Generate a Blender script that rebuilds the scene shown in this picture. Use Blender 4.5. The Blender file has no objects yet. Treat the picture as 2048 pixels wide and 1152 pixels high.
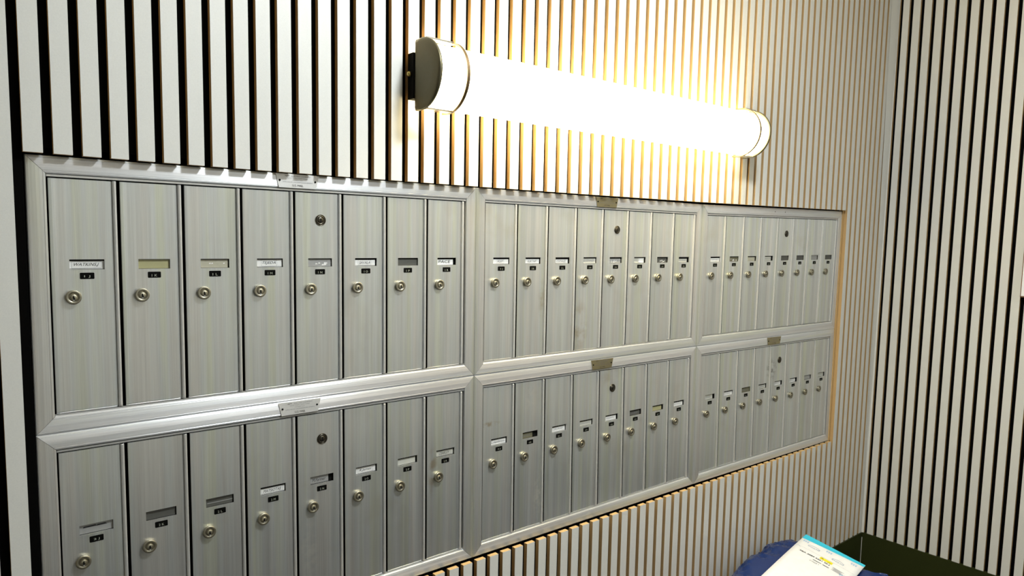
import bpy, math, random
from mathutils import Matrix, Vector

random.seed(7)
S = bpy.context.scene
COL = S.collection

# ------------------------------------------------------------------ camera
cam_d = bpy.data.cameras.new('camera')
cam = bpy.data.objects.new('camera', cam_d)
COL.objects.link(cam)
YAW, PITCH, ROLL = 0.66756, -0.09406, 0.01639
ca, sa, cb, sb, cc, sc = math.cos(YAW), math.sin(YAW), math.cos(PITCH), math.sin(PITCH), math.cos(ROLL), math.sin(ROLL)
fwd = Vector((sa * cb, ca * cb, sb))
r0 = Vector((ca, -sa, 0))
u0 = r0.cross(fwd)
right = cc * r0 + sc * u0
up = -sc * r0 + cc * u0
m = Matrix((right, up, -fwd)).transposed().to_4x4()
m.translation = Vector((-0.10188, -1.1508, -0.10289))
cam.matrix_world = m
cam_d.sensor_width = 36.0
cam_d.lens = 1410.66 / 2048 * 36.0
cam_d.shift_x = 46.13 / 2048
cam_d.shift_y = 34.10 / 2048
cam_d.clip_start = 0.02
S.camera = cam

# ------------------------------------------------------------------ world, exposure
w = bpy.data.worlds.new('world')
S.world = w
w.use_nodes = True
w.node_tree.nodes['Background'].inputs[0].default_value = (0.9, 0.95, 1.0, 1)
w.node_tree.nodes['Background'].inputs[1].default_value = 0.05
S.view_settings.view_transform = 'Standard'
S.view_settings.look = 'None'
S.view_settings.gamma = 1
S.view_settings.use_curve_mapping = False
S.view_settings.exposure = 0.35

LAMP_STRENGTH = 28.0
LAMP_COLOR = (1.0, 0.82, 0.46, 1)
CEIL_STRENGTH = 265.0
REAR_FILL_STRENGTH = 32.0  # unseen rear lamp, added as fill to brighten the room
CEIL_COLOR = (0.91, 0.97, 1.0, 1)


# ------------------------------------------------------------------ materials
def new_mat(name):
    mt = bpy.data.materials.new(name)
    mt.use_nodes = True
    return mt, mt.node_tree.nodes, mt.node_tree.links, mt.node_tree.nodes['Principled BSDF']


def plain(name, col, rough=0.6, metal=0.0, bump=0.0, bscale=200.0, spec=0.5, coat=0.0):
    mt, N, L, B = new_mat(name)
    B.inputs['Base Color'].default_value = (*col, 1)
    B.inputs['Roughness'].default_value = rough
    B.inputs['Metallic'].default_value = metal
    B.inputs['Specular IOR Level'].default_value = spec
    B.inputs['Coat Weight'].default_value = coat
    g = N.new('ShaderNodeNewGeometry')
    nz = N.new('ShaderNodeTexNoise')
    nz.inputs['Scale'].default_value = bscale
    nz.inputs['Detail'].default_value = 3
    L.new(g.outputs['Position'], nz.inputs['Vector'])
    mx = N.new('ShaderNodeMix'); mx.data_type = 'RGBA'; mx.blend_type = 'MULTIPLY'
    mx.inputs[0].default_value = 0.12
    mx.inputs[6].default_value = (*col, 1)
    L.new(nz.outputs['Fac'], mx.inputs[7])
    L.new(mx.outputs[2], B.inputs['Base Color'])
    if bump:
        b = N.new('ShaderNodeBump')
        b.inputs['Strength'].default_value = bump
        b.inputs['Distance'].default_value = 0.001
        L.new(nz.outputs['Fac'], b.inputs['Height'])
        L.new(b.outputs[0], B.inputs['Normal'])
    return mt


def brushed(name, axis, base=(0.66, 0.66, 0.64), rough=0.36, aniso=0.75, metal=0.8, stain=0.5, spots=()):
    """brushed aluminium, brush lines running along axis ('x' or 'z')."""
    mt, N, L, B = new_mat(name)
    g = N.new('ShaderNodeNewGeometry')
    def stretched(along, across, detail=2.0):
        mp = N.new('ShaderNodeMapping')
        mp.inputs['Scale'].default_value = (along, across, across) if axis == 'x' else (across, across, along)
        nz = N.new('ShaderNodeTexNoise'); nz.inputs['Scale'].default_value = 1.0
        nz.inputs['Detail'].default_value = detail
        L.new(g.outputs['Position'], mp.inputs[0]); L.new(mp.outputs[0], nz.inputs['Vector'])
        return nz
    fine = stretched(9.0, 900.0)
    band = stretched(1.2, 70.0, 3.0)
    hue = stretched(0.9, 38.0, 2.0)
    # tone
    r1 = N.new('ShaderNodeMapRange'); r1.inputs[1].default_value = .25; r1.inputs[2].default_value = .75
    r1.inputs[3].default_value = .90; r1.inputs[4].default_value = 1.06
    L.new(fine.outputs['Fac'], r1.inputs[0])
    r2 = N.new('ShaderNodeMapRange'); r2.inputs[1].default_value = .3; r2.inputs[2].default_value = .7
    r2.inputs[3].default_value = .88; r2.inputs[4].default_value = 1.08
    L.new(band.outputs['Fac'], r2.inputs[0])
    mu = N.new('ShaderNodeMath'); mu.operation = 'MULTIPLY'
    L.new(r1.outputs[0], mu.inputs[0]); L.new(r2.outputs[0], mu.inputs[1])
    ramp = N.new('ShaderNodeValToRGB')
    e = ramp.color_ramp.elements
    e[0].position = .36; e[0].color = (base[0] * .98, base[1] * 1.0, base[2] * .93, 1)
    e[1].position = .64; e[1].color = (base[0] * 1.0, base[1] * .985, base[2] * 1.0, 1)
    x = e.new(.5); x.color = (base[0] * .97, base[1] * .99, base[2] * 1.03, 1)
    L.new(hue.outputs['Fac'], ramp.inputs[0])
    sv = N.new('ShaderNodeVectorMath'); sv.operation = 'SCALE'
    L.new(ramp.outputs[0], sv.inputs[0]); L.new(mu.outputs[0], sv.inputs['Scale'])
    # grime blotches
    bl = N.new('ShaderNodeTexNoise'); bl.inputs['Scale'].default_value = 7.0; bl.inputs['Detail'].default_value = 5
    L.new(g.outputs['Position'], bl.inputs['Vector'])
    br = N.new('ShaderNodeMapRange'); br.inputs[1].default_value = .60; br.inputs[2].default_value = .82
    br.inputs[3].default_value = 0; br.inputs[4].default_value = stain
    L.new(bl.outputs['Fac'], br.inputs[0])
    mx = N.new('ShaderNodeMix'); mx.data_type = 'RGBA'
    L.new(br.outputs[0], mx.inputs[0]); L.new(sv.outputs[0], mx.inputs[6])
    mx.inputs[7].default_value = (base[0] * .72, base[1] * .66, base[2] * .52, 1)
    out = mx.outputs[2]
    for (cx, cz, rx, rz, col, amt, nscale) in spots:
        mp = N.new('ShaderNodeMapping'); mp.inputs['Location'].default_value = (-cx / rx, 0, -cz / rz)
        mp.inputs['Scale'].default_value = (1 / rx, 0, 1 / rz)
        L.new(g.outputs['Position'], mp.inputs[0])
        ln = N.new('ShaderNodeVectorMath'); ln.operation = 'LENGTH'; L.new(mp.outputs[0], ln.inputs[0])
        fall = N.new('ShaderNodeMapRange'); fall.inputs[1].default_value = 1; fall.inputs[2].default_value = .3
        fall.inputs[3].default_value = 0; fall.inputs[4].default_value = 1; L.new(ln.outputs['Value'], fall.inputs[0])
        sn = N.new('ShaderNodeTexNoise'); sn.inputs['Scale'].default_value = nscale; sn.inputs['Detail'].default_value = 4
        L.new(g.outputs['Position'], sn.inputs['Vector'])
        sr = N.new('ShaderNodeMapRange'); sr.inputs[1].default_value = .42; sr.inputs[2].default_value = .62
        sr.inputs[4].default_value = amt; L.new(sn.outputs['Fac'], sr.inputs[0])
        ml_ = N.new('ShaderNodeMath'); ml_.operation = 'MULTIPLY'; L.new(fall.outputs[0], ml_.inputs[0]); L.new(sr.outputs[0], ml_.inputs[1])
        m2 = N.new('ShaderNodeMix'); m2.data_type = 'RGBA'; L.new(ml_.outputs[0], m2.inputs[0]); L.new(out, m2.inputs[6])
        m2.inputs[7].default_value = (*col, 1); out = m2.outputs[2]
    L.new(out, B.inputs['Base Color'])
    B.inputs['Metallic'].default_value = metal
    B.inputs['Specular IOR Level'].default_value = 0.3
    rr = N.new('ShaderNodeMapRange'); rr.inputs[1].default_value = .3; rr.inputs[2].default_value = .7
    rr.inputs[3].default_value = rough - .05; rr.inputs[4].default_value = rough + .07
    L.new(band.outputs['Fac'], rr.inputs[0])
    L.new(rr.outputs[0], B.inputs['Roughness'])
    B.inputs['Anisotropic'].default_value = aniso
    t = N.new('ShaderNodeCombineXYZ')
    t.inputs['X' if axis == 'z' else 'Z'].default_value = 1.0
    L.new(t.outputs[0], B.inputs['Tangent'])
    b = N.new('ShaderNodeBump'); b.inputs['Strength'].default_value = .10; b.inputs['Distance'].default_value = .0004
    L.new(fine.outputs['Fac'], b.inputs['Height']); L.new(b.outputs[0], B.inputs['Normal'])
    return mt


def emitter(name, col, strength):
    mt, N, L, B = new_mat(name)
    B.inputs['Base Color'].default_value = (.9, .9, .88, 1)
    B.inputs['Emission Color'].default_value = col
    B.inputs['Emission Strength'].default_value = strength
    return mt


# wear on the doors: (x, z, half width, half height, colour, strength, grain)
PALE, RUST, SOOT = (.95, .95, .90), (.42, .32, .16), (.16, .16, .15)
SPOTS = [(.9626, -.686, .020, .060, PALE, .7, 90), (.9333, -.460, .020, .050, PALE, .35, 60), (.408, -.667, .022, .07, PALE, .35, 80),
         (1.9325, -.493, .034, .040, SOOT, .7, 110), (1.0786, -.307, .032, .070, RUST, .55, 40), (.962, -.236, .016, .05, RUST, .45, 50),
         (.815, -.498, .034, .007, RUST, .6, 120), (.672, -.573, .014, .06, RUST, .6, 50), (1.19, -.43, .05, .05, RUST, .3, 30)]
M_DOOR = brushed('brushed_aluminium_door', 'z', base=(.79, .81, .79), rough=.38, metal=.82, spots=SPOTS)
M_RAILV = brushed('brushed_aluminium_upright', 'z', base=(.78, .78, .755), rough=.40, stain=.3)
M_RAILH = brushed('brushed_aluminium_rail', 'x', base=(.82, .82, .81), rough=.40, aniso=.8, stain=.2, metal=.68)
M_DARK = plain('black_recess', (.008, .008, .007), .8, 0, 0, 200, .1)
M_NICKEL = plain('aged_nickel', (.36, .335, .26), .42, 1.0, .15, 900)
M_NICKEL2 = plain('aged_nickel_plug', (.42, .39, .30), .38, 1.0, .15, 900)
M_DLOCK = plain('dark_bronze', (.10, .09, .07), .35, 1.0)
M_PLATE = plain('engraved_silver_plate', (.80, .80, .79), .40, .45, .1, 500)
M_BRASSP = plain('tarnished_brass_plate', (.44, .39, .24), .42, 1.0, .2, 500)
M_LIP = plain('bright_aluminium_edge', (.78, .78, .76), .36, .6)
M_INK = plain('black_ink', (.03, .03, .035), .7)
M_INKG = plain('grey_ink', (.25, .25, .27), .7)
M_INKW = plain('white_paint', (.42, .44, .36), .6)
M_BLACKP = plain('black_number_tag', (.004, .004, .0035), .7, 0, 0, 200, .05)
M_FELT = plain('black_felt', (.0035, .0035, .0035), 1.0, 0, .0, 1500, .0)
M_SLAT = plain('pale_slat_laminate', (.735, .732, .69), .42, 0, .03, 500, .6)
M_MDF = plain('tan_fibreboard', (.54, .36, .165), .8, 0, .2, 900, .2)
M_GREEN = plain('dark_green_paint', (.030, .036, .010), .32, 0, .1, 60, .4)
M_CREAM = plain('cream_wall_paint', (.80, .80, .77), .8, 0, .1, 90)
M_WALLG = plain('grey_wall_paint', (.16, .16, .15), .7)
M_CEIL = plain('ceiling_white', (.75, .75, .73), .9)
M_FLOOR = plain('floor_tile', (.035, .033, .03), .5, 0, .1, 12)
M_DIFF = emitter('lit_diffuser', LAMP_COLOR, LAMP_STRENGTH)
M_CEILLAMP = emitter('lit_ceiling_diffuser', CEIL_COLOR, CEIL_STRENGTH)
M_REARFILL = emitter('lit_rear_fill_diffuser', CEIL_COLOR, REAR_FILL_STRENGTH)
M_LNICK = plain('satin_nickel', (.56, .53, .46), .28, 1.0)
M_RING = plain('bronzed_band', (.26, .18, .10), .40, 1.0)
M_LGREY = plain('satin_nickel_cap', (.14, .125, .075), .42, .7)
M_BRASS = plain('brass', (.62, .48, .16), .3, 1.0)
M_BLUEBAG = plain('blue_polythene', (.004, .024, .13), .22, 0, .5, 60, .5, .0)
M_WHITE = plain('white_envelope', (.97, .97, .97), .45, 0, .1, 60)
M_CYAN = plain('cyan_flap', (.04, .62, .86), .4)
M_PALEBLUE = plain('pale_blue_print', (.42, .60, .82), .5)
M_GREYBLUE = plain('grey_blue_print', (.26, .34, .50), .5)
M_YELLOW = plain('yellow_print', (.95, .86, .02), .5)
M_BROWNINK = plain('brown_print', (.30, .12, .01), .5)
M_WOOD = plain('brown_wood', (.20, .10, .04), .5)
M_TEARGLOSS = plain('glossy_plastic', (.50, .50, .48), .15, 0, .8, 300)
CARD = {
    'white': plain('white_card', (.80, .80, .78), .5),
    'yellow': plain('yellowed_card', (.40, .38, .20), .4),
    'cream': plain('cream_card', (.46, .44, .34), .25),
    'grey': plain('grey_card', (.33, .33, .32), .4),
    'pale': plain('faded_card', (.56, .56, .50), .4),
    'dark': plain('dark_card_and_empty_slot', (.085, .085, .075), .5),  # also stands for the shade inside slots that hold no card
    'olive': plain('olive_card', (.16, .15, .09), .5),
}


# ------------------------------------------------------------------ mesh helpers
class MB:
    def __init__(s):
        s.v = []; s.f = []; s.m = []; s.sm = []; s.mats = []

    def mi(s, mat):
        if mat not in s.mats: s.mats.append(mat)
        return s.mats.index(mat)

    def add(s, vs, fs, mat, smooth=False):
        o = len(s.v); k = s.mi(mat)
        s.v += [tuple(p) for p in vs]
        for f in fs:
            s.f.append(tuple(i + o for i in f)); s.m.append(k); s.sm.append(smooth)

    def box(s, a, b, mat, bottom=None):
        (x0, y0, z0), (x1, y1, z1) = a, b
        s.add([(x0, y0, z0), (x1, y0, z0), (x1, y1, z0), (x0, y1, z0), (x0, y0, z1), (x1, y0, z1), (x1, y1, z1), (x0, y1, z1)],
              [(0, 3, 2, 1), (4, 5, 6, 7), (0, 1, 5, 4), (1, 2, 6, 5), (2, 3, 7, 6), (3, 0, 4, 7)], mat)

    def lathe_y(s, cx, cz, prof, mat, n=28, smooth=True, warp=None):
        """profile of (radius, y) turned about an axis along y through cx, cz."""
        vs = []; fs = []
        for r, y in prof:
            for k in range(n):
                a = 2 * math.pi * k / n
                p = (cx + r * math.cos(a), y, cz + r * math.sin(a))
                vs.append(p)
        for i in range(len(prof) - 1):
            for k in range(n):
                a, b = i * n + k, i * n + (k + 1) % n
                fs.append((a, b, b + n, a + n))
        fs.append(tuple(range((len(prof) - 1) * n, len(prof) * n)))
        s.add(vs, fs, mat, False)
        if smooth:
            for q in range(1, len(fs)): s.sm[-q - 1] = True

    def build(s, name, parent=None, origin=None, warp=None):
        vs = [warp(p) for p in s.v] if warp else s.v
        if origin is None:
            lo = [min(p[i] for p in vs) for i in range(3)]; hi = [max(p[i] for p in vs) for i in range(3)]
            origin = Vector([(lo[i] + hi[i]) / 2 for i in range(3)])
        origin = Vector(origin)
        me = bpy.data.meshes.new(name)
        me.from_pydata([tuple(Vector(p) - origin) for p in vs], [], s.f)
        for mt in s.mats: me.materials.append(mt)
        for p, k, sm in zip(me.polygons, s.m, s.sm):
            p.material_index = k; p.use_smooth = sm
        me.validate(); me.update()
        ob = bpy.data.objects.new(name, me)
        COL.objects.link(ob)
        ob['wo'] = list(origin)
        if parent is not None:
            ob.parent = parent
            ob.location = origin - Vector(parent['wo'])
        else:
            ob.location = origin
        return ob


def empty(name, loc, label=None, cat=None, group=None):
    o = bpy.data.objects.new(name, None)
    COL.objects.link(o)
    o.location = loc; o['wo'] = list(loc); o.empty_display_size = .05
    tag(o, label, cat, group)
    return o


def tag(o, label=None, cat=None, group=None, kind=None):
    if label: o['label'] = label
    if cat: o['category'] = cat
    if group: o['group'] = group
    if kind: o['kind'] = kind


_txt = {}
def text_geo(s_, shear=0.0):
    """unit text: list of 2-D points and faces, centred, height of capitals about 0.7."""
    key = (s_, shear)
    if key in _txt: return _txt[key]
    c = bpy.data.curves.new('text', 'FONT')
    c.body = s_; c.size = 1.0; c.align_x = 'CENTER'; c.align_y = 'CENTER'; c.shear = shear
    c.resolution_u = 3
    o = bpy.data.objects.new('text', c)
    COL.objects.link(o)
    dg = bpy.context.evaluated_depsgraph_get(); dg.update()
    me = o.evaluated_get(dg).to_mesh()
    vs = [(v.co.x, v.co.y) for v in me.vertices]; fs = [tuple(p.vertices) for p in me.polygons]
    o.evaluated_get(dg).to_mesh_clear()
    COL.objects.unlink(o); bpy.data.objects.remove(o); bpy.data.curves.remove(c)
    if vs:
        cx = (min(v[0] for v in vs) + max(v[0] for v in vs)) / 2; cy = (min(v[1] for v in vs) + max(v[1] for v in vs)) / 2
        vs = [(a - cx, b - cy) for a, b in vs]
    _txt[key] = (vs, fs)
    return _txt[key]


def put_text(mb, s_, cx, y, cz, width, height, mat, shear=0.0):
    vs, fs = text_geo(s_, shear)
    if not vs: return
    W = max(v[0] for v in vs) - min(v[0] for v in vs); H = max(v[1] for v in vs) - min(v[1] for v in vs)
    kx = width / W; kz = height / H
    mb.add([(cx + a * kx, y, cz + b * kz) for a, b in vs], fs, mat)


def frame_rect(mb, x0, x1, z0, z1, t, y, mat):
    for a, b, c, d in ((x0, x1, z1 - t, z1), (x0, x1, z0, z0 + t), (x0, x0 + t, z0 + t, z1 - t), (x1 - t, x1, z0 + t, z1 - t)):
        mb.add([(a, y, c), (b, y, c), (b, y, d), (a, y, d)], [(0, 1, 2, 3)], mat)


# ------------------------------------------------------------------ slatted walls
PS, GW, XS0 = 0.03533, 0.0123, -0.00731
SD = 0.0105                      # slat thickness; felt at y = 0
ZTOP, ZFLOOR, ZB = 0.95, -1.62, -1.1817
XC = 2.606
OPEN = (-0.0012, 2.3306, -0.7885)   # opening the mailboxes sit in


def cut_top(x):
    pts = [(-.1, .0032), (.02, .0032), (.156, .002), (.354, .0010), (.541, .0006), (.757, .0006), (1.054, .0010), (1.5, .0028), (1.85, .0060), (2.28, .0105), (2.4, .0115)]
    for (a, b), (c, d) in zip(pts, pts[1:]):
        if a <= x <= c: return b + (d - b) * (x - a) / (c - a)
    return .005


slats = MB()
def slat(x0, x1, za0, za1, zb0, zb1):
    """front-wall slat: laminate face, fibreboard sides; za bottom z at left/right, zb top z."""
    y0, y1 = -SD, -0.0002
    v = [(x0, y0, za0), (x1, y0, za1), (x1, y1, za1), (x0, y1, za0), (x0, y0, zb0), (x1, y0, zb1), (x1, y1, zb1), (x0, y1, zb0)]
    slats.add(v, [(0, 1, 5, 4)], M_SLAT)
    slats.add(v, [(0, 3, 2, 1), (4, 5, 6, 7), (1, 2, 6, 5), (3, 0, 4, 7)], M_MDF)


for n in range(-40, 75):
    x0 = XS0 + (n - 1) * PS + GW / 2; x1 = XS0 + n * PS - GW / 2
    x1 = min(x1, XC - .0005)
    if x1 - x0 < .003: continue
    if 1 <= n <= 66:
        slat(x0, x1, cut_top(x0), cut_top(x1), ZTOP, ZTOP)
        slat(x0, x1, ZB, ZB, -.7848, -.7848)
    else:
        slat(x0, x1, ZB, ZB, ZTOP, ZTOP)
wall = MB()
X0W = -1.45
ox0, ox1, oz0 = OPEN
for a, b, c, d in ((X0W, ox0, ZFLOOR, ZTOP), (ox1, XC + .0105, ZFLOOR, ZTOP), (ox0, ox1, .0115, ZTOP), (ox0, ox1, ZFLOOR, oz0)):
    wall.box((a, 0, c), (b, .10, d), M_FELT)
wall.box((ox0, .0995, oz0), (ox1, .10, .0115), M_FELT)
wf = wall.build('wall_front'); tag(wf, kind='structure')
sl = slats.build('slat_panel', wf)
b = MB(); b.box((2.3200, -.0004, -.7848), (2.3305, .0120, .0105), M_MDF); b.build('reveal_strip', wf)

rs = MB()
for n in range(0, 85):
    a = -(.02156 + (n - 1) * PS + GW / 2); b = -(.02156 + n * PS - GW / 2)
    if n < 2: continue
    x0, x1 = XC, XC + SD
    v = [(x0, a, ZB), (x0, b, ZB), (x1, b, ZB), (x1, a, ZB), (x0, a, ZTOP), (x0, b, ZTOP), (x1, b, ZTOP), (x1, a, ZTOP)]
    rs.add(v, [(0, 1, 5, 4)], M_SLAT)
    rs.add(v, [(0, 3, 2, 1), (4, 5, 6, 7), (1, 2, 6, 5), (3, 0, 4, 7)], M_MDF)
# the first two strips by the corner are scribed to the out-of-plumb corner
def skew(a0, b0, a1, b1):
    x0, x1 = XC, XC + SD
    v = [(x0, a0, ZB), (x0, b0, ZB), (x1, b0, ZB), (x1, a0, ZB), (x0, a1, ZTOP), (x0, b1, ZTOP), (x1, b1, ZTOP), (x1, a1, ZTOP)]
    rs.add(v, [(0, 1, 5, 4)], M_SLAT)
    rs.add(v, [(0, 3, 2, 1), (4, 5, 6, 7), (1, 2, 6, 5), (3, 0, 4, 7)], M_MDF)


GT0, GB0, GT1, GB1 = -.0195, -.0178, -.0300, -.0288
fv = [(2.6010, -SD - .0006, ZB), (XC - .0001, GB0, ZB), (XC + SD, GB0, ZB), (XC + SD, -SD - .0006, ZB),
      (2.5530, -SD - .0006, ZTOP), (XC - .0001, GT0, ZTOP), (XC + SD, GT0, ZTOP), (XC + SD, -SD - .0006, ZTOP)]
rs.add(fv, [(0, 1, 5, 4)], M_SLAT)
rs.add(fv, [(0, 3, 2, 1), (4, 5, 6, 7), (1, 2, 6, 5), (3, 0, 4, 7)], M_MDF)
skew(GB1, -(.02156 + PS - GW / 2), GT1, -(.02156 + PS - GW / 2))
rw = MB(); rw.box((XC + SD, -3.0, ZFLOOR), (XC + SD + .1, 0.1, ZTOP), M_FELT)
rwo = rw.build('wall_right'); tag(rwo, kind='structure')
rs.build('slat_panel', rwo)

b = MB(); b.box((X0W, -.0135, ZFLOOR), (XC, -.0002, ZB - .0008), M_GREEN)
tag(b.build('baseboard_front'), kind='structure')
b = MB(); b.box((XC - .003, -3.0, ZFLOOR), (XC + SD, -.0137, ZB - .0008), M_GREEN)
tag(b.build('baseboard_right'), kind='structure')
b = MB(); b.box((XC - .0041, -.0149, -1.31), (XC - .0031, -.0138, -1.20), M_CREAM)
tag(b.build('trim_1'), kind='structure')
b = MB(); b.box((X0W - .1, -3.0, ZFLOOR), (X0W, 0.1, ZTOP), M_WALLG)
tag(b.build('wall_left'), kind='structure')
b = MB(); b.box((X0W - .1, -3.1, ZFLOOR), (XC + SD + .1, -3.0, ZTOP), M_CREAM)
tag(b.build('wall_back'), kind='structure')
b = MB(); b.box((X0W - .1, -3.1, ZTOP), (XC + SD + .1, .1, ZTOP + .1), M_CEIL)
tag(b.build('ceiling'), kind='structure')
b = MB(); b.box((X0W - .1, -3.1, ZFLOOR - .1), (XC + SD + .1, .1, ZFLOOR), M_FLOOR)
tag(b.build('floor'), kind='structure')

# ------------------------------------------------------------------ ceiling lamp, plus a fill lamp added at the rear (both above the frame)
def disc(mb, cx, cy, prof, mat, n=40):
    vs = []; fs = []
    for r, z in prof:
        for k in range(n):
            a = 2 * math.pi * k / n
            vs.append((cx + r * math.cos(a), cy + r * math.sin(a), z))
    for i in range(len(prof) - 1):
        for k in range(n):
            p, q = i * n + k, i * n + (k + 1) % n
            fs.append((p, p + n, q + n, q))
    fs.append(tuple(reversed(range((len(prof) - 1) * n, len(prof) * n))))
    mb.add(vs, fs, mat, False)
for CLX, CLY, LB in ((.86, -.88, 'round flush ceiling lamp nearest the mailboxes'), (1.50, -2.3, 'added round ceiling fill lamp near the rear wall, out of view')):
    cl = empty('ceiling_lamp', (CLX, CLY, ZTOP), LB, 'lamp', 'ceiling lamps of the lobby')
    LR = .095 if CLX < 1 else .156
    b = MB(); disc(b, CLX, CLY, [(LR + .019, ZTOP), (LR + .024, ZTOP - .01), (LR + .016, ZTOP - .022), (LR + .002, ZTOP - .024), (LR + .001, ZTOP - .018)], M_LNICK)
    b.build('rim', cl)
    b = MB(); disc(b, CLX, CLY, [(LR, ZTOP - .017), (LR * .96, ZTOP - .034), (LR * .7, ZTOP - .050), (LR * .32, ZTOP - .058), (.008, ZTOP - .060)],
                   M_CEILLAMP if LR < .1 else M_REARFILL)
    b.build('diffuser', cl)

# ------------------------------------------------------------------ wall lamp
ZC, RL, CY = .1905, .0635, -.046


def ushape(r, yb, cy=CY, n=36, zc=ZC):
    """closed outline in (y, z): flat back at yb, straight top and bottom, round front."""
    pts = [(yb, zc + r)]
    for k in range(n + 1):
        a = math.pi / 2 + math.pi * k / n
        pts.append((cy + r * math.cos(a), zc + r * math.sin(a)))
    pts.append((yb, zc - r))
    return pts


def extrude_x(mb, rings, mat, cap0=True, cap1=True, smooth=True):
    """rings: list of (x, outline); outlines share their count."""
    n = len(rings[0][1]); vs = []; fs = []
    for x, o in rings: vs += [(x, y, z) for y, z in o]
    for i in range(len(rings) - 1):
        for k in range(n):
            a, b_ = i * n + k, i * n + (k + 1) % n
            fs.append((a, a + n, b_ + n, b_))
    k0 = len(mb.f)
    mb.add(vs, fs, mat, smooth)
    caps = []
    if cap0: caps.append(tuple(range(n)))
    if cap1: caps.append(tuple(reversed(range((len(rings) - 1) * n, len(rings) * n))))
    o = len(mb.v) - len(vs)
    for c in caps:
        mb.f.append(tuple(i + o for i in c)); mb.m.append(mb.mi(mat)); mb.sm.append(False)


wl = empty('wall_lamp', (1.135, -.011, ZC), 'long horizontal glowing wall light with nickel end caps above the mailboxes', 'lamp')
LX0, LX1 = .602, 1.668
b = MB(); b.box((LX0 - .0035, -.0295, .149), (LX1 - .004, -.0108, .231), M_DARK)
b.build('back_pan', wl)
DIFX0, DIFX1 = LX0 + .008, LX1 - .008
b = MB(); extrude_x(b, [(DIFX0, ushape(.0555, -.031)), (DIFX1, ushape(.0555, -.031))], M_DIFF)
b.build('diffuser', wl)
for side in (0, 1):
    b = MB()
    s_ = 1 if side == 0 else -1
    x = LX0 if side == 0 else LX1
    rings = [(x - .0015 * s_, ushape(RL * .62, -.034)), (x - .001 * s_, ushape(RL * .90, -.031)), (x + .001 * s_, ushape(RL * .975, -.0295)),
             (x + .0025 * s_, ushape(RL, -.0295)), (x + .0065 * s_, ushape(RL, -.0295)), (x + .0072 * s_, ushape(RL * .96, -.0295))]
    extrude_x(b, rings, M_LGREY)
    cap = b.build('end_cap', wl)
    # retaining band: ring plus two straps
    b = MB()
    xr = LX0 + .063 if side == 0 else LX1 - .053
    o_, i_ = ushape(RL + .0005, -.0295), ushape(RL - .0035, -.0295)
    n = len(o_)
    vs = [(xr - .0035, *p) for p in o_] + [(xr + .0035, *p) for p in o_] + [(xr - .0035, *p) for p in i_] + [(xr + .0035, *p) for p in i_]
    fs = []
    for k in range(n - 1):
        fs += [(k, k + n, k + 1 + n, k + 1), (2 * n + k, 2 * n + k + 1, 3 * n + k + 1, 3 * n + k),
               (k, k + 1, 2 * n + k + 1, 2 * n + k), (n + k, 3 * n + k, 3 * n + k + 1, n + k + 1)]
    b.add(vs, fs, M_RING, False)
    b.build('retaining_ring', wl)
    xa, xb = (x + .004 * s_, xr)
    for zz in (ZC + RL - .0034, ZC - RL):
        b = MB(); b.box((min(xa, xb), -.062, zz), (max(xa, xb), -.046, zz + .0034), M_LNICK)
        b.build('strap', wl)
b = MB()
vs = []
# thumb screw at the left end
prof = [(.0025, 0), (.0045, -.001), (.005, -.004), (.004, -.007), (.002, -.008)]
vs = []; fs = []; n = 16
for r, dx in prof:
    for k in range(n):
        a = 2 * math.pi * k / n
        vs.append((LX0 - .0036 + dx, -.021 + r * math.cos(a), .193 + r * math.sin(a)))
for i in range(len(prof) - 1):
    for k in range(n):
        p, q = i * n + k, i * n + (k + 1) % n
        fs.append((p, q, q + n, p + n))
fs.append(tuple(range((len(prof) - 1) * n, len(prof) * n)))
b.add(vs, fs, M_BRASS, True)
b.build('thumb_screw', wl)

# ------------------------------------------------------------------ mailboxes
GX = [[0.0004, .7657, 1.5288, 2.3131], [-.0006, .7674, 1.5286, 2.3075], [-.0006, .7700, 1.5420, 2.3165]]
GZ = [[.0009, -.0010, -.0020, .0080], [-.3890, -.3860, -.3870, -.3915], [-.7800, -.7787, -.7784, -.7830]]
UW, UH = .7685, .390
DX0, DP = .0255, .0897          # first door edge and door pitch in unit coordinates
YS = .005                        # how far the units sit back behind the wall plane
FR = .0245                      # rail width
DZT, DZB = -.0294, -.3630       # door top and bottom


def warp_for(i, j):
    def f(p):
        x, y, z = p
        u = x / UW; v = -z / UH
        a = (1 - u) * (1 - v); b_ = u * (1 - v); c = (1 - u) * v; d = u * v
        X = a * GX[j][i] + b_ * GX[j][i + 1] + c * GX[j + 1][i] + d * GX[j + 1][i + 1]
        Z = a * GZ[j][i] + b_ * GZ[j][i + 1] + c * GZ[j + 1][i] + d * GZ[j + 1][i + 1]
        X += YS * (X + .1019) / 1.151; Z += YS * (Z + .1029) / 1.151
        return (X, y + YS, Z)
    return f


# rail cross-section: (distance from outer edge, y)
RAIL = [(.0002, .006), (.0002, -.0012), (.0012, -.0024), (.0030, -.0030), (.0034, -.0026), (.0040, -.0030), (.0120, -.0034), (.0200, -.0030),
        (.0205, -.0026), (.0212, -.0031), (.0232, -.0026), (.0242, -.0012), (FR, .0020), (FR, .006)]


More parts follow.
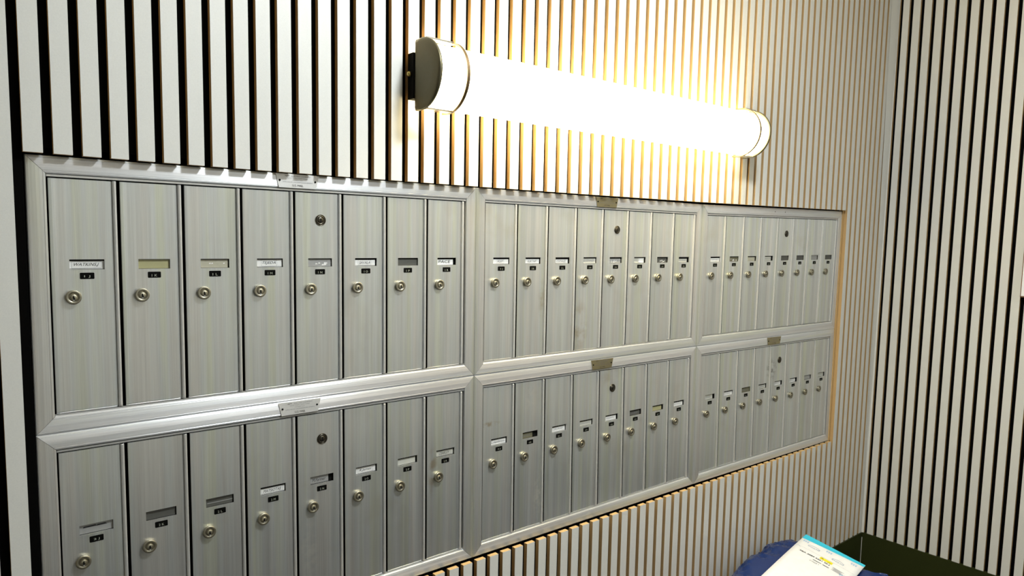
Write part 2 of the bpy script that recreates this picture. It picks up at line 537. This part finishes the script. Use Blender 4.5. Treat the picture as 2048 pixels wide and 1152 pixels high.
def rail(side):
    mb = MB()
    g = .0003
    vs = []; fs = []
    for wd, y in RAIL:
        q = wd
        if side == 'top': vs += [(q + g, y, -q), (UW - q - g, y, -q)]
        if side == 'bottom': vs += [(q + g, y, -UH + q), (UW - q - g, y, -UH + q)]
        if side == 'left': vs += [(q, y, -q - g), (q, y, -UH + q + g)]
        if side == 'right': vs += [(UW - q, y, -q - g), (UW - q, y, -UH + q + g)]
    n = len(RAIL)
    for k in range(n - 1):
        fs.append((2 * k, 2 * k + 1, 2 * k + 3, 2 * k + 2))
    fs.append(tuple(range(0, 2 * n, 2))); fs.append(tuple(range(2 * n - 1, 0, -2)))
    mb.add(vs, fs, M_RAILH if side in ('top', 'bottom') else M_RAILV)
    return mb


SX0, SX1, SZ0, SZ1 = .0235, .0680, -.1575, -.1430      # name slot relative to the door's left edge and unit top
NX0, NX1, NZ0, NZ1 = .0360, .0545, -.1712, -.1620      # number tag
LXK, LZK = .0265, -.1965                               # lock


def door(k, j):
    """door leaf with a cut-out name slot; profile across x gives the folded edges."""
    x = DX0 + k * DP
    xs = [(.0012, .006), (.0012, .0006), (.0022, -.0004), (.0050, -.0007), (.0100, -.0002), (SX0, 0), (SX1, 0), (.0780, .0002), (.0798, .0010), (.0802, .0040),
          (.0808, .0040), (.0811, -.0008), (.0819, -.0020), (.0836, -.0026), (.0853, -.0021), (.0862, -.0008), (.0864, .006)]
    zs = [DZB + .0006, DZB + .0030, SZ0, SZ1, DZT - .0012, DZT - .0004]
    zy = [.0010, 0, 0, 0, 0, .0010]
    mb = MB(); vs = []; fs = []
    for (a, y), in zip(xs):
        for zz, dy in zip(zs, zy): vs.append((x + a, y + dy, zz))
    nz = len(zs)
    for i in range(len(xs) - 1):
        for q in range(nz - 1):
            if i == 5 and q == 2: continue
            a = i * nz + q
            fs.append((a, a + nz, a + nz + 1, a + 1))
    nl = 10 * (nz - 1) - 1
    mb.add(vs, fs[:nz - 1], M_DARK); mb.add(vs, fs[nz - 1:nl], M_DOOR); mb.add(vs, fs[nl:], M_LIP)  # left side coloured black to stand for the shaded gap between doors
    # returned edges of the slot
    a0, a1 = x + SX0, x + SX1
    mb.add([(a0, 0, SZ0), (a1, 0, SZ0), (a1, 0, SZ1), (a0, 0, SZ1), (a0, .0018, SZ0), (a1, .0018, SZ0), (a1, .0018, SZ1), (a0, .0018, SZ1)],
           [(0, 1, 5, 4), (1, 2, 6, 5), (2, 3, 7, 6), (3, 0, 4, 7)], M_RAILV)
    return mb


def slot(k):
    x = DX0 + k * DP; mb = MB()
    a0, a1, z0, z1 = x + SX0 - .001, x + SX1 + .001, SZ0 - .001, SZ1 + .001
    y0, y1 = .0019, .0050
    mb.add([(a0, y0, z0), (a1, y0, z0), (a1, y0, z1), (a0, y0, z1), (a0, y1, z0), (a1, y1, z0), (a1, y1, z1), (a0, y1, z1)],
           [(0, 1, 5, 4), (1, 2, 6, 5), (2, 3, 7, 6), (3, 0, 4, 7), (4, 5, 6, 7)], M_DARK)
    return mb


def card(k, spec, rnd):
    """spec: (tone, text, style, cover 0..1 of slot width, gap at top)."""
    tone, text, style, cov, gap = spec
    x = DX0 + k * DP; mb = MB(); y = .0030
    a0, a1 = x + SX0 - .0006, x + SX0 + (SX1 - SX0) * cov
    z0, z1 = SZ0 + .0004, SZ1 - gap
    mb.box((a0, y, z0), (a1, y + .0006, z1), CARD[tone])
    h = z1 - z0; zc = (z0 + z1) / 2 + .0004; xc = (a0 + a1) / 2
    if style == 'boxed':
        t = .00045
        ww = min((a1 - a0) * .86, .0037 * len(text) + .0045)
        frame_rect(mb, xc - ww / 2, xc + ww / 2, z0 + .0014, z1 - .0004, .00028, y - .0001, M_INKG)
        put_text(mb, text, xc, y - .0002, zc, ww * .84, h * .48, M_INK, .35)
        mb.add([(a0, y - .0001, z0 + .0006), (a1, y - .0001, z0 + .0006), (a1, y - .0001, z0 + .0011), (a0, y - .0001, z0 + .0011)], [(0, 1, 2, 3)], M_INK)
    elif style == 'plain':
        put_text(mb, text, xc, y - .0002, zc, min((a1 - a0) * .82, .0042 * len(text)), h * .46, M_INKG, .3)
    elif style == 'hand':
        put_text(mb, text, xc - .001, y - .0002, zc + .0006, (a1 - a0) * .72, h * .55, M_INK, .12)
    elif style == 'faint':
        put_text(mb, text, xc, y - .0002, zc, (a1 - a0) * .7, h * .35, M_INKG, .3)
    elif style == 'scribble':
        xa = a0 + (a1 - a0) * .16
        while xa < a0 + (a1 - a0) * .80:
            wd = rnd.uniform(.0006, .0022); za = zc - h * .20; zt = zc + h * rnd.uniform(.05, .24); sl_ = .0008
            t = .00045
            mb.add([(xa, y - .0002, za), (xa + t, y - .0002, za), (xa + t + sl_, y - .0002, zt), (xa + sl_, y - .0002, zt)], [(0, 1, 2, 3)], M_INKG)
            zm = rnd.choice((za, zc, zt - t))
            mb.add([(xa, y - .00021, zm), (xa + wd, y - .00021, zm), (xa + wd, y - .00021, zm + t), (xa, y - .00021, zm + t)], [(0, 1, 2, 3)], M_INKG)
            xa += wd + .0007
    elif style == 'torn':
        for q in range(7):
            xa = a0 + (a1 - a0) * rnd.uniform(.15, .75); wd = rnd.uniform(.002, .007); za = z0 + h * rnd.uniform(0, .45)
            mb.add([(xa, y - .0002, za), (xa + wd, y - .0003, za + .0005), (xa + wd * .9, y - .0002, za + .002), (xa + .0006, y - .0004, za + .0026)], [(0, 1, 2, 3)], CARD['white'])
    elif style == 'glint':
        for fx in (.32, .40, .82):
            xa = a0 + (a1 - a0) * fx; za = z0 + h * .45
            mb.add([(xa, y - .0002, za), (xa + .003, y - .0002, za + .0004), (xa + .0026, y - .0002, za + .0022), (xa + .0004, y - .0002, za + .0018)], [(0, 1, 2, 3)], CARD['white'])
    elif style == 'smudge':
        for fx, wd in ((.12, .020), (.52, .014)):
            xa = a0 + (a1 - a0) * fx; za = z1 - .0045
            mb.add([(xa, y - .0002, za), (xa + wd, y - .0002, za + .0003), (xa + wd * .8, y - .0002, za + .0026), (xa + .001, y - .0002, za + .0022)], [(0, 1, 2, 3)], M_INK)
    elif style == 'half':
        mb.box((x + SX0 + .020, y - .0004, z0), (a1 - .003, y - .0001, z1 - .0008), CARD['white'])
        for q in range(3):
            za = z0 + .003 + q * .003
            mb.add([(a0 + .002, y - .0001, za), (a0 + .018, y - .0001, za), (a0 + .018, y - .0001, za + .0005), (a0 + .002, y - .0001, za + .0005)], [(0, 1, 2, 3)], M_INKG)
    elif style == 'line':
        mb.add([(a0 + .003, y - .0001, z0 + .005), (a1, y - .0001, z0 + .005), (a1, y - .0001, z0 + .0062), (a0 + .003, y - .0001, z0 + .0062)], [(0, 1, 2, 3)], CARD['grey'])
    return mb


def number_tag(k, s_):
    x = DX0 + k * DP; mb = MB(); r = .0012; vs = []
    cx0, cx1, z0, z1 = x + NX0, x + NX1, NZ0, NZ1
    for (cx, cz, a0) in ((cx1 - r, z1 - r, 0), (cx0 + r, z1 - r, 90), (cx0 + r, z0 + r, 180), (cx1 - r, z0 + r, 270)):
        for q in range(4):
            a = math.radians(a0 + q * 30); vs.append((cx + r * math.cos(a), -.0003, cz + r * math.sin(a)))
    n = len(vs)
    back = [(a, .0004, c) for a, b_, c in vs]
    mb.add(vs + back, [tuple(reversed(range(n)))] + [(q, (q + 1) % n, n + (q + 1) % n, n + q) for q in range(n)], M_BLACKP)
    put_text(mb, s_, (cx0 + cx1) / 2, -.0005, (z0 + z1) / 2 - .0010, (NX1 - NX0) * .42, (NZ1 - NZ0) * .40, M_INKW)
    return mb


def lock(k, rnd, plug_rot):
    x = DX0 + k * DP + LXK; mb = MB(); z = LZK
    mb.lathe_y(x, z, [(.0088, -.0001), (.0090, -.0030), (.0100, -.0038), (.0104, -.0050), (.0100, -.0062), (.0094, -.0066), (.0058, -.0064), (.0056, -.0056), (.0051, -.0056)], M_NICKEL)
    mb.lathe_y(x, z - .0006, [(.0050, -.0052), (.0048, -.0068), (.0044, -.0071), (.0001, -.0071)], M_NICKEL2)
    ca_, sa_ = math.cos(plug_rot), math.sin(plug_rot)
    key = [(-.0009, .0026), (.0009, .0026), (.0010, .0004), (.0018, -.0002), (.0012, -.0016), (.0014, -.0032), (-.0010, -.0034), (-.0008, -.0012), (-.0014, -.0004)]
    mb.add([(x + a * ca_ - c * sa_, -.0073, z - .0006 + a * sa_ + c * ca_) for a, c in key], [tuple(range(len(key)))], M_DARK)
    # bright lip at the foot of the keyway
    mb.add([(x - .0010, -.0074, z - .0046), (x + .0012, -.0074, z - .0044), (x + .0009, -.0074, z - .0036), (x - .0007, -.0074, z - .0037)], [(0, 1, 2, 3)], M_PLATE)
    return mb


def master_lock():
    x = DX0 + 4 * DP + .0465; z = -.0765; mb = MB()
    mb.lathe_y(x, z, [(.0096, .0002), (.0099, -.0010), (.0092, -.0014), (.0084, -.0006), (.0082, -.0004)], M_DLOCK)
    mb.lathe_y(x, z, [(.0081, -.0004), (.0078, -.0012), (.0056, -.0013), (.0054, -.0006), (.0052, -.0012), (.0048, -.0016), (.0001, -.0016)], M_DLOCK)
    mb.add([(x - .001, -.0018, z - .0042), (x + .001, -.0018, z - .0042), (x + .0012, -.0018, z + .0034), (x - .0012, -.0018, z + .0034)], [(0, 1, 2, 3)], M_DARK)
    return mb


def maker_plate(brassy, bottom_shift=0):
    mb = MB(); mat = M_BRASSP if brassy else M_PLATE
    cx = UW / 2 + .004
    y = -.0043
    xs = (cx - .0385, cx + .0385, cx + .0335, cx - .0330); zt, zb = -.0008, -.0238
    P4 = [(xs[0], y, zt), (xs[1], y - .0006, zt - .0004), (xs[2], y, zb), (xs[3], y, zb)]
    B4 = [(a, b_ + .0008, c) for a, b_, c in P4]
    mb.add(P4 + B4, [(3, 2, 1, 0), (0, 1, 5, 4), (1, 2, 6, 5), (2, 3, 7, 6), (3, 0, 4, 7)], mat)
    ink = M_INK; y -= .0008
    put_text(mb, 'AJM', cx - .019, y, -.0042, .0085, .0024, ink, .3)
    put_text(mb, 'ELECTRIC COMPANY', cx + .006, y, -.0045, .034, .0018, M_INKG)
    put_text(mb, 'NEW YORK, NEW YORK', cx, y, -.0078, .036, .0015, M_INKG)
    put_text(mb, 'PATENT NO.', cx, y, -.0108, .018, .0014, M_INKG)
    put_text(mb, 'APPROVED BY THE POSTMASTER GENERAL', cx, y, -.0142, .054, .0015, M_INKG)
    put_text(mb, 'U.S. MAIL', cx, y, -.0195, .019, .0032, ink)
    for sx in (-1, 1):
        mb.lathe_y(cx + sx * .0315, -.0118, [(.0017, y + .0005), (.0016, y - .0003), (.0009, y - .0007), (.0001, y - .0007)], M_DARK, 12)
    return mb


def body():
    """dark sheet-metal case behind the doors, open at the front."""
    mb = MB()
    a, b_, c, d = .004, UW - .004, -UH + .004, -.004
    y0, y1 = .0062, .09
    mb.add([(a, y0, c), (b_, y0, c), (b_, y0, d), (a, y0, d), (a, y1, c), (b_, y1, c), (b_, y1, d), (a, y1, d)],
           [(0, 1, 5, 4), (1, 2, 6, 5), (2, 3, 7, 6), (3, 0, 4, 7), (4, 5, 6, 7)], M_DARK)
    return mb


def header():
    """thin lip above the doors and another below."""
    mb = MB()
    for z0, z1, yf in ((DZT + .0012, DZT + .0040, -.0012), (DZB - .0026, DZB - .0004, -.0004)):
        mb.add([(FR + .0004, yf, z0), (UW - FR - .0004, yf, z0), (UW - FR - .0004, yf - .0004, z1), (FR + .0004, yf - .0004, z1),
                (FR + .0004, .0055, z0), (UW - FR - .0004, .0055, z0), (UW - FR - .0004, .0055, z1), (FR + .0004, .0055, z1)],
               [(0, 1, 2, 3), (0, 4, 5, 1), (3, 2, 6, 7), (0, 3, 7, 4), (1, 5, 6, 2)], M_LIP)
    return mb


W_, Y_ = 'white', 'yellow'
CARDS = {
    (0, 0): [(W_, 'WATKINS,J', 'boxed', 1.0, .0024), (Y_, '', '', 1.0, .0008), ('cream', '', 'glint', .97, .0014), (W_, 'TEJEDA', 'boxed', .98, .0018),
             ('grey', '', 'torn', .98, .0014), (W_, 'SAVALA', 'boxed', .95, .0032), ('dark', '', '', 1.0, .002), (W_, 'PACE', 'hand', .88, .0036)],
    (1, 0): [(W_, 'POST', 'boxed', .97, .0038), (W_, 'KUK YAP', 'boxed', .95, .0038), (W_, 'COSTANZE', 'boxed', .93, .0046), ('pale', 'ELIZENWEY', 'plain', .97, .0030),
             ('grey', '', 'torn', .95, .0038), ('pale', '', 'half', .92, .0024), ('dark', '', 'torn', .95, .0030), ('pale', '', 'scribble', .86, .0050)],
    (2, 0): [(W_, '', 'scribble', 1.0, .0042), ('olive', '', 'torn', 1.0, .0020), ('cream', '', '', .92, .0026), ('pale', '', 'line', .85, .0020),
             ('dark', '', '', 1.0, .0010), ('dark', '', '', 1.0, .0010), ('grey', '', 'line', .95, .0006), ('dark', '', '', 1.0, .0010)],
    (0, 1): [('grey', '', 'smudge', 1.0, .0010), ('dark', '', '', .97, .0010), ('dark', '', 'line', .97, .0010), (W_, 'MATSIOTAS', 'boxed', .97, .0036),
             ('grey', 'M.Farmer', 'boxed', .80, .0018), (W_, 'R.James', 'boxed', .95, .0026), ('pale', '', '', .93, .0030), ('pale', 'CEARLEY', 'boxed', .96, .0030)],
    (1, 1): [(W_, 'L.Henderson', 'plain', .96, .0036), ('olive', '', 'scribble', .70, .0030), (W_, 'J.RUANO', 'plain', .97, .0036), ('pale', 'NARANJO,J', 'plain', .96, .0036),
             (W_, '', 'scribble', .92, .0036), ('dark', '', 'scribble', .94, .0034), (Y_, '', '', .90, .0034), (W_, '', 'scribble', .93, .0040)],
    (2, 1): [('pale', '', 'scribble', .85, .0016), (W_, '', 'scribble', 1.0, .0036), ('olive', '', 'scribble', 1.0, .0030), ('pale', '', 'scribble', .95, .0036),
             (W_, '', 'scribble', .88, .0030), (W_, '', 'scribble', .85, .0034), ('grey', '', 'line', .95, .0020), ('pale', '', 'line', .90, .0024)],
}
LETTERS = 'JKLMNOPR'
FLOORNO = {(0, 0): '1', (0, 1): '2', (1, 0): '3', (1, 1): '4', (2, 0): '5', (2, 1): '6'}
LABELS = {
    (0, 0): 'large upper left bank of eight brushed aluminium mailboxes under a silver maker plate',
    (1, 0): 'upper middle bank of eight aluminium mailboxes directly below the glowing wall light',
    (2, 0): 'upper right bank of eight aluminium mailboxes with no maker plate on its top rail',
    (0, 1): 'lower left bank of eight aluminium mailboxes with a silver plate and blank lower name slots',
    (1, 1): 'lower middle bank of eight aluminium mailboxes with white smears and a small brass plate',
    (2, 1): 'lower right bank of eight aluminium mailboxes with a black smudge beside its upper lock',
}
DOORLABEL = {(0, 0): {0: 'door with a wide printed name card', 6: 'door with an empty name slot', 7: 'door with a handwritten name card'}}
for (i, j), cards in CARDS.items():
    wp = warp_for(i, j)
    rnd = random.Random(31 * i + 7 * j)
    base = wp((UW / 2, 0, -UH))
    u = empty('mailbox_unit', base, LABELS[(i, j)], 'mailboxes', 'banks of apartment mailboxes set in the slatted wall')
    body().build('case', u, warp=wp)
    for sd in ('top', 'bottom', 'left', 'right'):
        rail(sd).build('frame_rail', u, warp=wp)
    header().build('door_stop', u, warp=wp)
    if (i, j) != (2, 0):
        mp = maker_plate(i > 0).build('maker_plate', u, warp=wp)
        mp['label'] = 'tarnished brass maker plate' if i > 0 else 'silver maker plate'
    else:
        for dx in (-.03, .026):
            b = MB(); b.lathe_y(UW / 2 + dx, -.0115, [(.0016, -.0033), (.0014, -.0037), (.0001, -.0037)], M_DARK, 12)
            b.build('rivet_hole', u, warp=wp)
    for k in range(8):
        d = door(k, j).build('door', u, warp=wp)
        slot(k).build('name_slot', d, warp=wp)
        card(k, cards[k], rnd).build('name_card', d, warp=wp)
        number_tag(k, FLOORNO[(i, j)] + ' ' + LETTERS[k]).build('number_tag', d, warp=wp)
        lock(k, rnd, rnd.uniform(-.12, .12)).build('lock', d, warp=wp)
        if k == 4:
            ml = master_lock().build('master_lock', d, warp=wp)
            ml['label'] = 'dark recessed master lock'

# ------------------------------------------------------------------ parcels in the corner
# table the parcels lie on (just below the frame)
TX0, TX1, TY0, TY1, TZ = 1.35, 2.05, -.47, -.02, -1.20
tb = empty('parcel_table', ((TX0 + TX1) / 2, (TY0 + TY1) / 2, ZFLOOR), 'small wooden table under the parcels', 'table')
b = MB(); b.box((TX0, TY0, TZ - .022), (TX1, TY1, TZ), M_WOOD); b.build('tabletop', tb)
for sx in (TX0 + .02, TX1 - .055):
    for sy in (TY0 + .02, TY1 - .055):
        b = MB(); b.box((sx, sy, ZFLOOR), (sx + .035, sy + .035, TZ - .0222), M_WOOD); b.build('leg', tb)

EA = Vector((2.003, -.100, -1.007)); EB = Vector((2.030, -.270, -1.050)); EC = Vector((1.696, -.150, -1.016))
e1 = (EB - EA); EWID = e1.length; e1.normalize()
e2 = (EC - EA); e2 -= e2.dot(e1) * e1; e2.normalize()
en = e2.cross(e1)
if en.z < 0: en = -en
ELEN = .40


def env(u_, v_, h=0.0):
    """point on the envelope: u across (A to B), v down from the flap, both in metres."""
    bow = .004 * math.sin(math.pi * u_ / EWID) * math.sin(min(1, v_ / ELEN) * math.pi) - .010 * (v_ / ELEN) ** 2
    return EA + e1 * u_ + e2 * v_ + en * (bow + h)


# blue bag: two skins with a crumpled outline
from mathutils import noise as mn
outl = [(1.655, -.066), (1.72, -.050), (1.79, -.040), (1.86, -.032), (1.93, -.030), (1.985, -.055), (2.008, -.11), (2.02, -.17), (2.030, -.26), (2.040, -.300), (2.056, -.322), (2.035, -.330),
        (2.00, -.345), (1.93, -.385), (1.83, -.41), (1.70, -.40), (1.58, -.385), (1.50, -.34), (1.47, -.25), (1.50, -.16), (1.575, -.10)]
bc = (1.78, -.21)
no = len(outl)
fine = []
for q in range(no):
    p0, p1, p2, p3 = outl[q - 1], outl[q], outl[(q + 1) % no], outl[(q + 2) % no]
    for t_ in range(6):
        t = t_ / 6
        fine.append(tuple(.5 * ((2 * p1[c]) + (-p0[c] + p2[c]) * t + (2 * p0[c] - 5 * p1[c] + 4 * p2[c] - p3[c]) * t * t + (-p0[c] + 3 * p1[c] - 3 * p2[c] + p3[c]) * t ** 3) for c in (0, 1)))
nf = len(fine); NR = 22
b = MB(); vs = []; fs = []
def envz(x, y):
    # height of the envelope's plane above (x, y)
    d = en.dot(EA)
    return (d - en.x * x - en.y * y) / en.z


for side in (1, 0):
    for r_ in range(NR + 1):
        s_ = (r_ + .02) / (NR + .02) if r_ < NR else 1.0
        for q in range(nf):
            x = bc[0] + (fine[q][0] - bc[0]) * s_; y = bc[1] + (fine[q][1] - bc[1]) * s_
            prof = (1 - s_ ** 4) ** .55
            if side:
                z = -1.062 + .050 * prof
                cr = mn.fractal(Vector((x * 14, y * 14, 3.1)), 1.0, 2.1, 3) * .016 + (1 - abs(mn.noise(Vector((x * 24, y * 24, 9)))) * 3) * .009
                z += cr * (.35 + .65 * s_)
                z = min(z, envz(x, y) - .0125)
            else:
                z = -1.064 - (TZ * -1 - 1.064 - .001) * prof
            if s_ == 1.0:
                z = -1.063 + .008 * mn.noise(Vector((x * 30, y * 30, 1)))
            vs.append((x, y, z))
base_ = (NR + 1) * nf
for sd in (0, 1):
    o = sd * base_
    for r_ in range(NR):
        for q in range(nf):
            a, c = o + r_ * nf + q, o + r_ * nf + (q + 1) % nf
            fs.append((a, c, c + nf, a + nf) if sd else (a, a + nf, c + nf, c))
    fs.append(tuple(o + q for q in range(nf)))
b.add(vs, fs, M_BLUEBAG, True)
bag = b.build('mailing_bag')
tag(bag, 'crumpled dark blue plastic mailing bag under the white envelope', 'parcel')

b = MB()
NU, NV = 10, 24
FL = .019
def sheet(mb, u0_, u1_, v0, v1, h, mat, nu=NU, nv=NV):
    vs = [env(u0_ + (u1_ - u0_) * p / nu, v0 + (v1 - v0) * q / nv, h) for p in range(nu + 1) for q in range(nv + 1)]
    fs = [(p * (nv + 1) + q, p * (nv + 1) + q + 1, (p + 1) * (nv + 1) + q + 1, (p + 1) * (nv + 1) + q) for p in range(nu) for q in range(nv)]
    mb.add(vs, fs, mat, True)
# body as a closed thin pillow
top = [env(EWID * p / NU, ELEN * q / NV, 0) for p in range(NU + 1) for q in range(NV + 1)]
bot = [env(EWID * p / NU, ELEN * q / NV, -.0015 - .006 * math.sin(math.pi * p / NU) * math.sin(math.pi * q / NV)) for p in range(NU + 1) for q in range(NV + 1)]
n1 = len(top); fs = []
for p in range(NU):
    for q in range(NV):
        a = p * (NV + 1) + q
        fs.append((a, a + 1, a + NV + 2, a + NV + 1)); fs.append((n1 + a, n1 + a + NV + 1, n1 + a + NV + 2, n1 + a + 1))
edge = [p * (NV + 1) for p in range(NU + 1)] + [NU * (NV + 1) + q for q in range(1, NV + 1)] + [p * (NV + 1) + NV for p in range(NU - 1, -1, -1)] + [q for q in range(NV - 1, 0, -1)]
for q in range(len(edge)):
    a, c = edge[q], edge[(q + 1) % len(edge)]
    fs.append((a, c, n1 + c, n1 + a))
b.add(top + bot, fs, M_WHITE, True)
envelope = b.build('padded_envelope')
tag(envelope, 'white padded envelope with a cyan flap lying on the blue bag', 'parcel')
b = MB()
vs = [env(EWID * p / 12, -.0005 + (.032 - .018 * p / 12 + .0005) * q / 3, .0004) for p in range(13) for q in range(4)]
b.add(vs, [(p * 4 + q, p * 4 + q + 1, p * 4 + q + 5, p * 4 + q + 4) for p in range(12) for q in range(3)], M_CYAN, True)
fl = b.build('flap', envelope); fl['label'] = 'cyan sealing flap'


def env_text(mb, s_, uc, vc, width, height, mat, h=.0006, flip=True, slant=0.0):
    vs, fs = text_geo(s_, 0.0)
    W = max(v[0] for v in vs) - min(v[0] for v in vs); H = max(v[1] for v in vs) - min(v[1] for v in vs)
    k = -1 if flip else 1
    out = []
    for a, c in vs:
        du, dv = k * a * width / W, -k * c * height / H
        out.append(env(uc + du, vc + dv + slant * du, h))
    mb.add(out, fs, mat)


def env_quad(mb, u0_, u1_, v0, v1, mat, h=.0005):
    nu = max(1, int(abs(u1_ - u0_) / .01))
    sheet(mb, u0_, u1_, v0, v1, h, mat, nu, 1)


b = MB()
# pale blue recycling marks and the curved brand marks, upside down
for uc, vc in ((.016, .044), (.084, .040), (.154, .034), (.150, .130)):
    for q in range(3):
        env_quad(b, uc - .008 + q * .006, uc - .004 + q * .006, vc - .004, vc + .004, M_PALEBLUE)
    env_quad(b, uc - .010, uc + .010, vc - .008, vc - .0068, M_PALEBLUE)
for uc, vc in ((.045, .062), (.118, .070), (.008, .098)):
    if uc > .02:
        env_text(b, 'prime', uc, vc, .034, .010, M_GREYBLUE)
    arc = []
    for q in range(13):
        t = q / 12; uu = uc - (.018 if uc > .02 else .006) + t * (.036 if uc > .02 else .014)
        vv = vc - .012 + .007 * (2 * t - 1) ** 2
        arc.append(env(uu, vv, .0006)); arc.append(env(uu, vv + .0012, .0006))
    b.add(arc, [(2 * q, 2 * q + 1, 2 * q + 3, 2 * q + 2) for q in range(12)], M_GREYBLUE)
b.build('printed_marks', envelope)
b = MB()
env_quad(b, .076, .112, .090, .104, M_YELLOW, .0007)
env_text(b, 'A', .083, .0965, .0075, .009, M_BROWNINK, .0010, False)
env_text(b, '182', .104, .101, .009, .0032, M_INK, .0010, False)
env_quad(b, .014, .170, .0865, .0870, M_INKG, .0006)
for dq in (0, .0006):
    env_text(b, 'TBA 3084 2261 50 J', .064 + dq, .113 + dq * .5, .088, .0085, M_INK, .0008 + dq * .1, False)
for q in range(5):
    env_quad(b, .118 + (q % 2) * .004, .150 - (q % 3) * .004, .112 + q * .004, .1134 + q * .004, M_INKG, .0008)
for u_, w_ in ((.066, .024), (.094, .018)):
    env_quad(b, u_, u_ + w_, .128, .1305, M_INK, .0008)
env_text(b, 'CYCLE 1', .074, .142, .026, .006, M_INK, .0008, False)
sh = b.build('shipping_label', envelope); sh['label'] = 'printed shipping text with a yellow A tag'

# ------------------------------------------------------------------ framed board whose edge shows at the right
b = MB()
bd = empty('notice_board', (XC, -.62, -.26), 'wood-edged white board hanging on the right slatted wall', 'notice board')
b.box((XC - .014, -.80, -.260), (XC - .001, -.4425, .30), M_WOOD); b.build('board_frame', bd)
b = MB(); b.box((XC - .0152, -.794, -.256), (XC - .0142, -.4450, .296), M_WHITE); b.build('board_face', bd)

for o in list(bpy.data.objects):
    if 'wo' in o: del o['wo']
